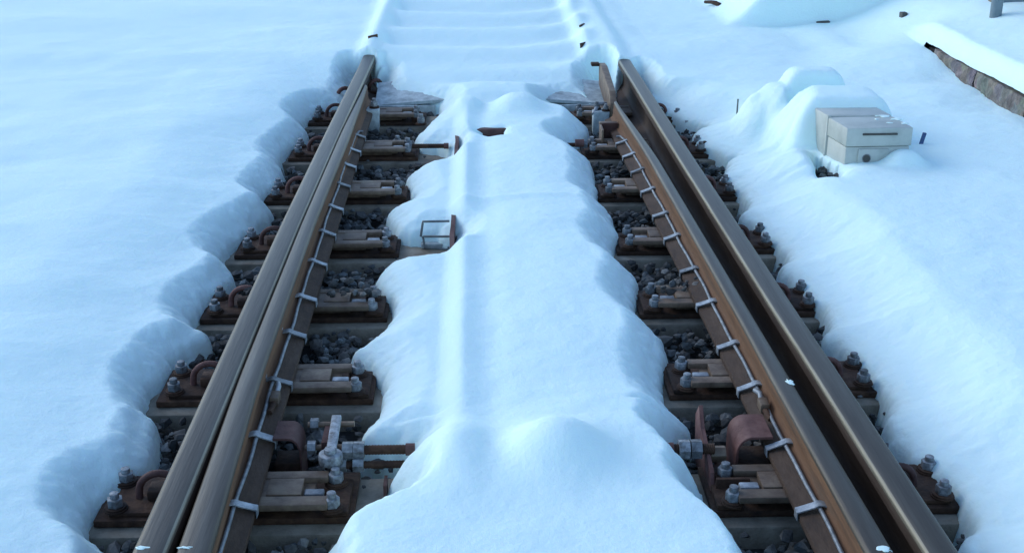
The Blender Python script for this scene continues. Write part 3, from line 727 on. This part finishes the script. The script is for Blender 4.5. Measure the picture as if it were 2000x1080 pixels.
# ------------------------------------------------------------------ platform kerb
def kerb():
    b = MB(); y = 1.5
    r = empty('platform_kerb', (KX, 1.5, 0), 'rough grey brown stone kerb of the snowy platform', 'kerb')
    while y < 6.5:
        L_ = random.uniform(.45, .62)
        bm = bmesh.new(); bmesh.ops.create_grid(bm, x_segments=int(L_/.02), y_segments=16, size=.5)
        for v in bm.verts:
            u, w_ = v.co.x+.5, v.co.y+.5; yy = y+u*(L_-.012); z_ = -.05+w_*.333
            e = min(u, 1-u)*L_; rr = .010*math.exp(-e/.02)+.012*math.exp(-(1-w_)*.33/.02)
            n_ = float(noise(np.array([yy]), np.array([z_]), 30, 40)[0])*.014+float(noise(np.array([yy]), np.array([z_]), 80, 41)[0])*.007
            v.co = (KX-.005+rr+n_, yy, z_)
        bmesh.ops.recalc_face_normals(bm, faces=bm.faces[:])
        q = MB().bm_add(bm); q.box(KX+.012, KX+.30, y, y+L_-.012, -.05, .282, .004)
        o = q.build('kerb_stone', M_kerb, r, 50); o.data.transform(Matrix.Translation((-KX, -1.5, 0))); y += L_
    MB().box(.03, .3, 0, 5.2, -.05, .265, 0).build('mortar_core', M_dark, r)
kerb()
# covered slab ahead with a corner bare
sl = empty('concrete_slab', (2.2, 8.3, 0), 'low grey slab under the flat faced snow mound, dark corner bare', 'slab')
MB().box(-.35, .62, -.40, 1.2, .0, .50, .01).build('slab_body', M_post, sl, 40)
def snow_z(x, y): return float(snow_height(np.array([[x]]), np.array([[y]]))[0, 0])
def surf(px, py):                # where the sight line meets the snow
    z = .25
    for _ in range(40): z = .6*z+.4*snow_z(*at(px, py, z))
    return (*at(px, py, z), z)
for px, py, L_, aa, lab in ((1137, 50, .032, 62, 'upper small rusty clip tip peeping from the buried right rail'), (1140, 86, .036, 58, 'lower small rusty clip tip peeping from the buried right rail'), (728, 72, .036, 50, 'small rusty clip tip on the buried left rail')):
    x, y, z = surf(px, py); M_ = Matrix.Translation((x, y, z+.003))@Matrix.Rotation(R_(aa), 4, 'Z')
    tag(MB().box(-L_, L_, -.007, .007, -.03, .004, .003, rot=M_, jit=.003).build('clip_tip', M_rust, smooth=50), lab, 'clip tip', 'clip tips over the buried rails')
x, y, z = surf(1606, 42)
MB().box(x-.035-2.2, x+.045-2.2, y-.02-8.3, y+.08-8.3, 0, z+.004, .004, jit=.008).build('plinth', M_slot, sl, 40)
x, y, z = surf(1765, 32)
MB().box(x-.018-2.2, x+.018-2.2, y-.02-8.3, y+.03-8.3, 0, z+.022, .004, jit=.003).build('corner_stub', M_slot, sl, 40)
x, y = at(1397, 8, .23)
o = MB().tube([(-.05, .11, 0), (-.02, .03, .012), (.0, .0, .01), (.028, -.035, 0)], [.011, .013, .016, .015], 9).build('twig', M_rust, smooth=60)
o.location = (x, y, .225); tag(o, 'short dark twig lying on the snow near the top edge', 'twig')
# post and fence beyond the platform
x, y = at(1944, 33, .44)
p = empty('lamp_post', (x, y, .2), 'round blue grey steel post rising from the platform snow', 'post')
MB().tube([(0, 0, 0), (0, 0, 3.2)], .031, 20).build('shaft', M_post, p, 60)
MB().tube([(0, 0, 3.2), (-.1, 0, 3.34), (-.5, 0, 3.38)], .026, 12).build('arm', M_post, p, 60)
MB().box(-.85, -.48, -.09, .09, 3.34, 3.42, .02).build('lamp_head', M_post, p, 40)
x, y = at(1962, 8, .46)
fe = empty('wooden_fence', (x, y, .42), 'brown board fence at the far right corner behind the post', 'fence', rz=R_(-8))
for k in range(14): MB().box(k*.11, k*.11+.095, 0, .02, .03, .95, .003).build('board', M_wood, fe, 40)
for z in (.06, .8): MB().box(-.05, 1.6, -.03, -.001, z-.045, z+.03, .003).build('rail', M_post, fe, 40)
for k in (-.03, 1.55): MB().box(k-.04, k+.04, .021, .09, -.3, 1.05, .003).build('fence_post', M_wood, fe, 40)

# crumbs of snow left on the rail tops
def patch(px, py, z, lx, ly, parent):
    x, y = at(px, py, z); bm = bmesh.new(); bmesh.ops.create_icosphere(bm, subdivisions=3, radius=1)
    for v in bm.verts:
        k = 1+1.3*float(noise(np.array([v.co.x*1.1+px]), np.array([v.co.y*1.1+py]), 2, 50)[0]); v.co = (x+v.co.x*lx*k, y+v.co.y*ly*k, z-.001+v.co.z*.0025)
    o = MB().bm_add(bm).build('snow_crumb', M_snow, parent, 179); o.data.transform(parent.matrix_basis.inverted())
rl = [o for o in S.objects if o.name.startswith('stock_rail')]; bl_ = [o for o in S.objects if o.name.startswith('switch_rail')]
patch(277, 1069, .192, .012, .006, rl[0]); patch(362, 1069, .188, .013, .005, bl_[0])
for px, py, a, b_ in ((1546, 746, .009, .016), (1733, 1072, .014, .012)): patch(px-4, py, .188, a, b_, bl_[1])

for px, py, a, b_ in ((1725, 226, .030, .022), (1752, 233, .022, .016), (1700, 219, .040, .020), (1668, 216, .030, .016), (1768, 241, .012, .010), (1738, 240, .012, .007), (1712, 233, .010, .006)): patch(px, py, zt+.002, a, b_, pm)
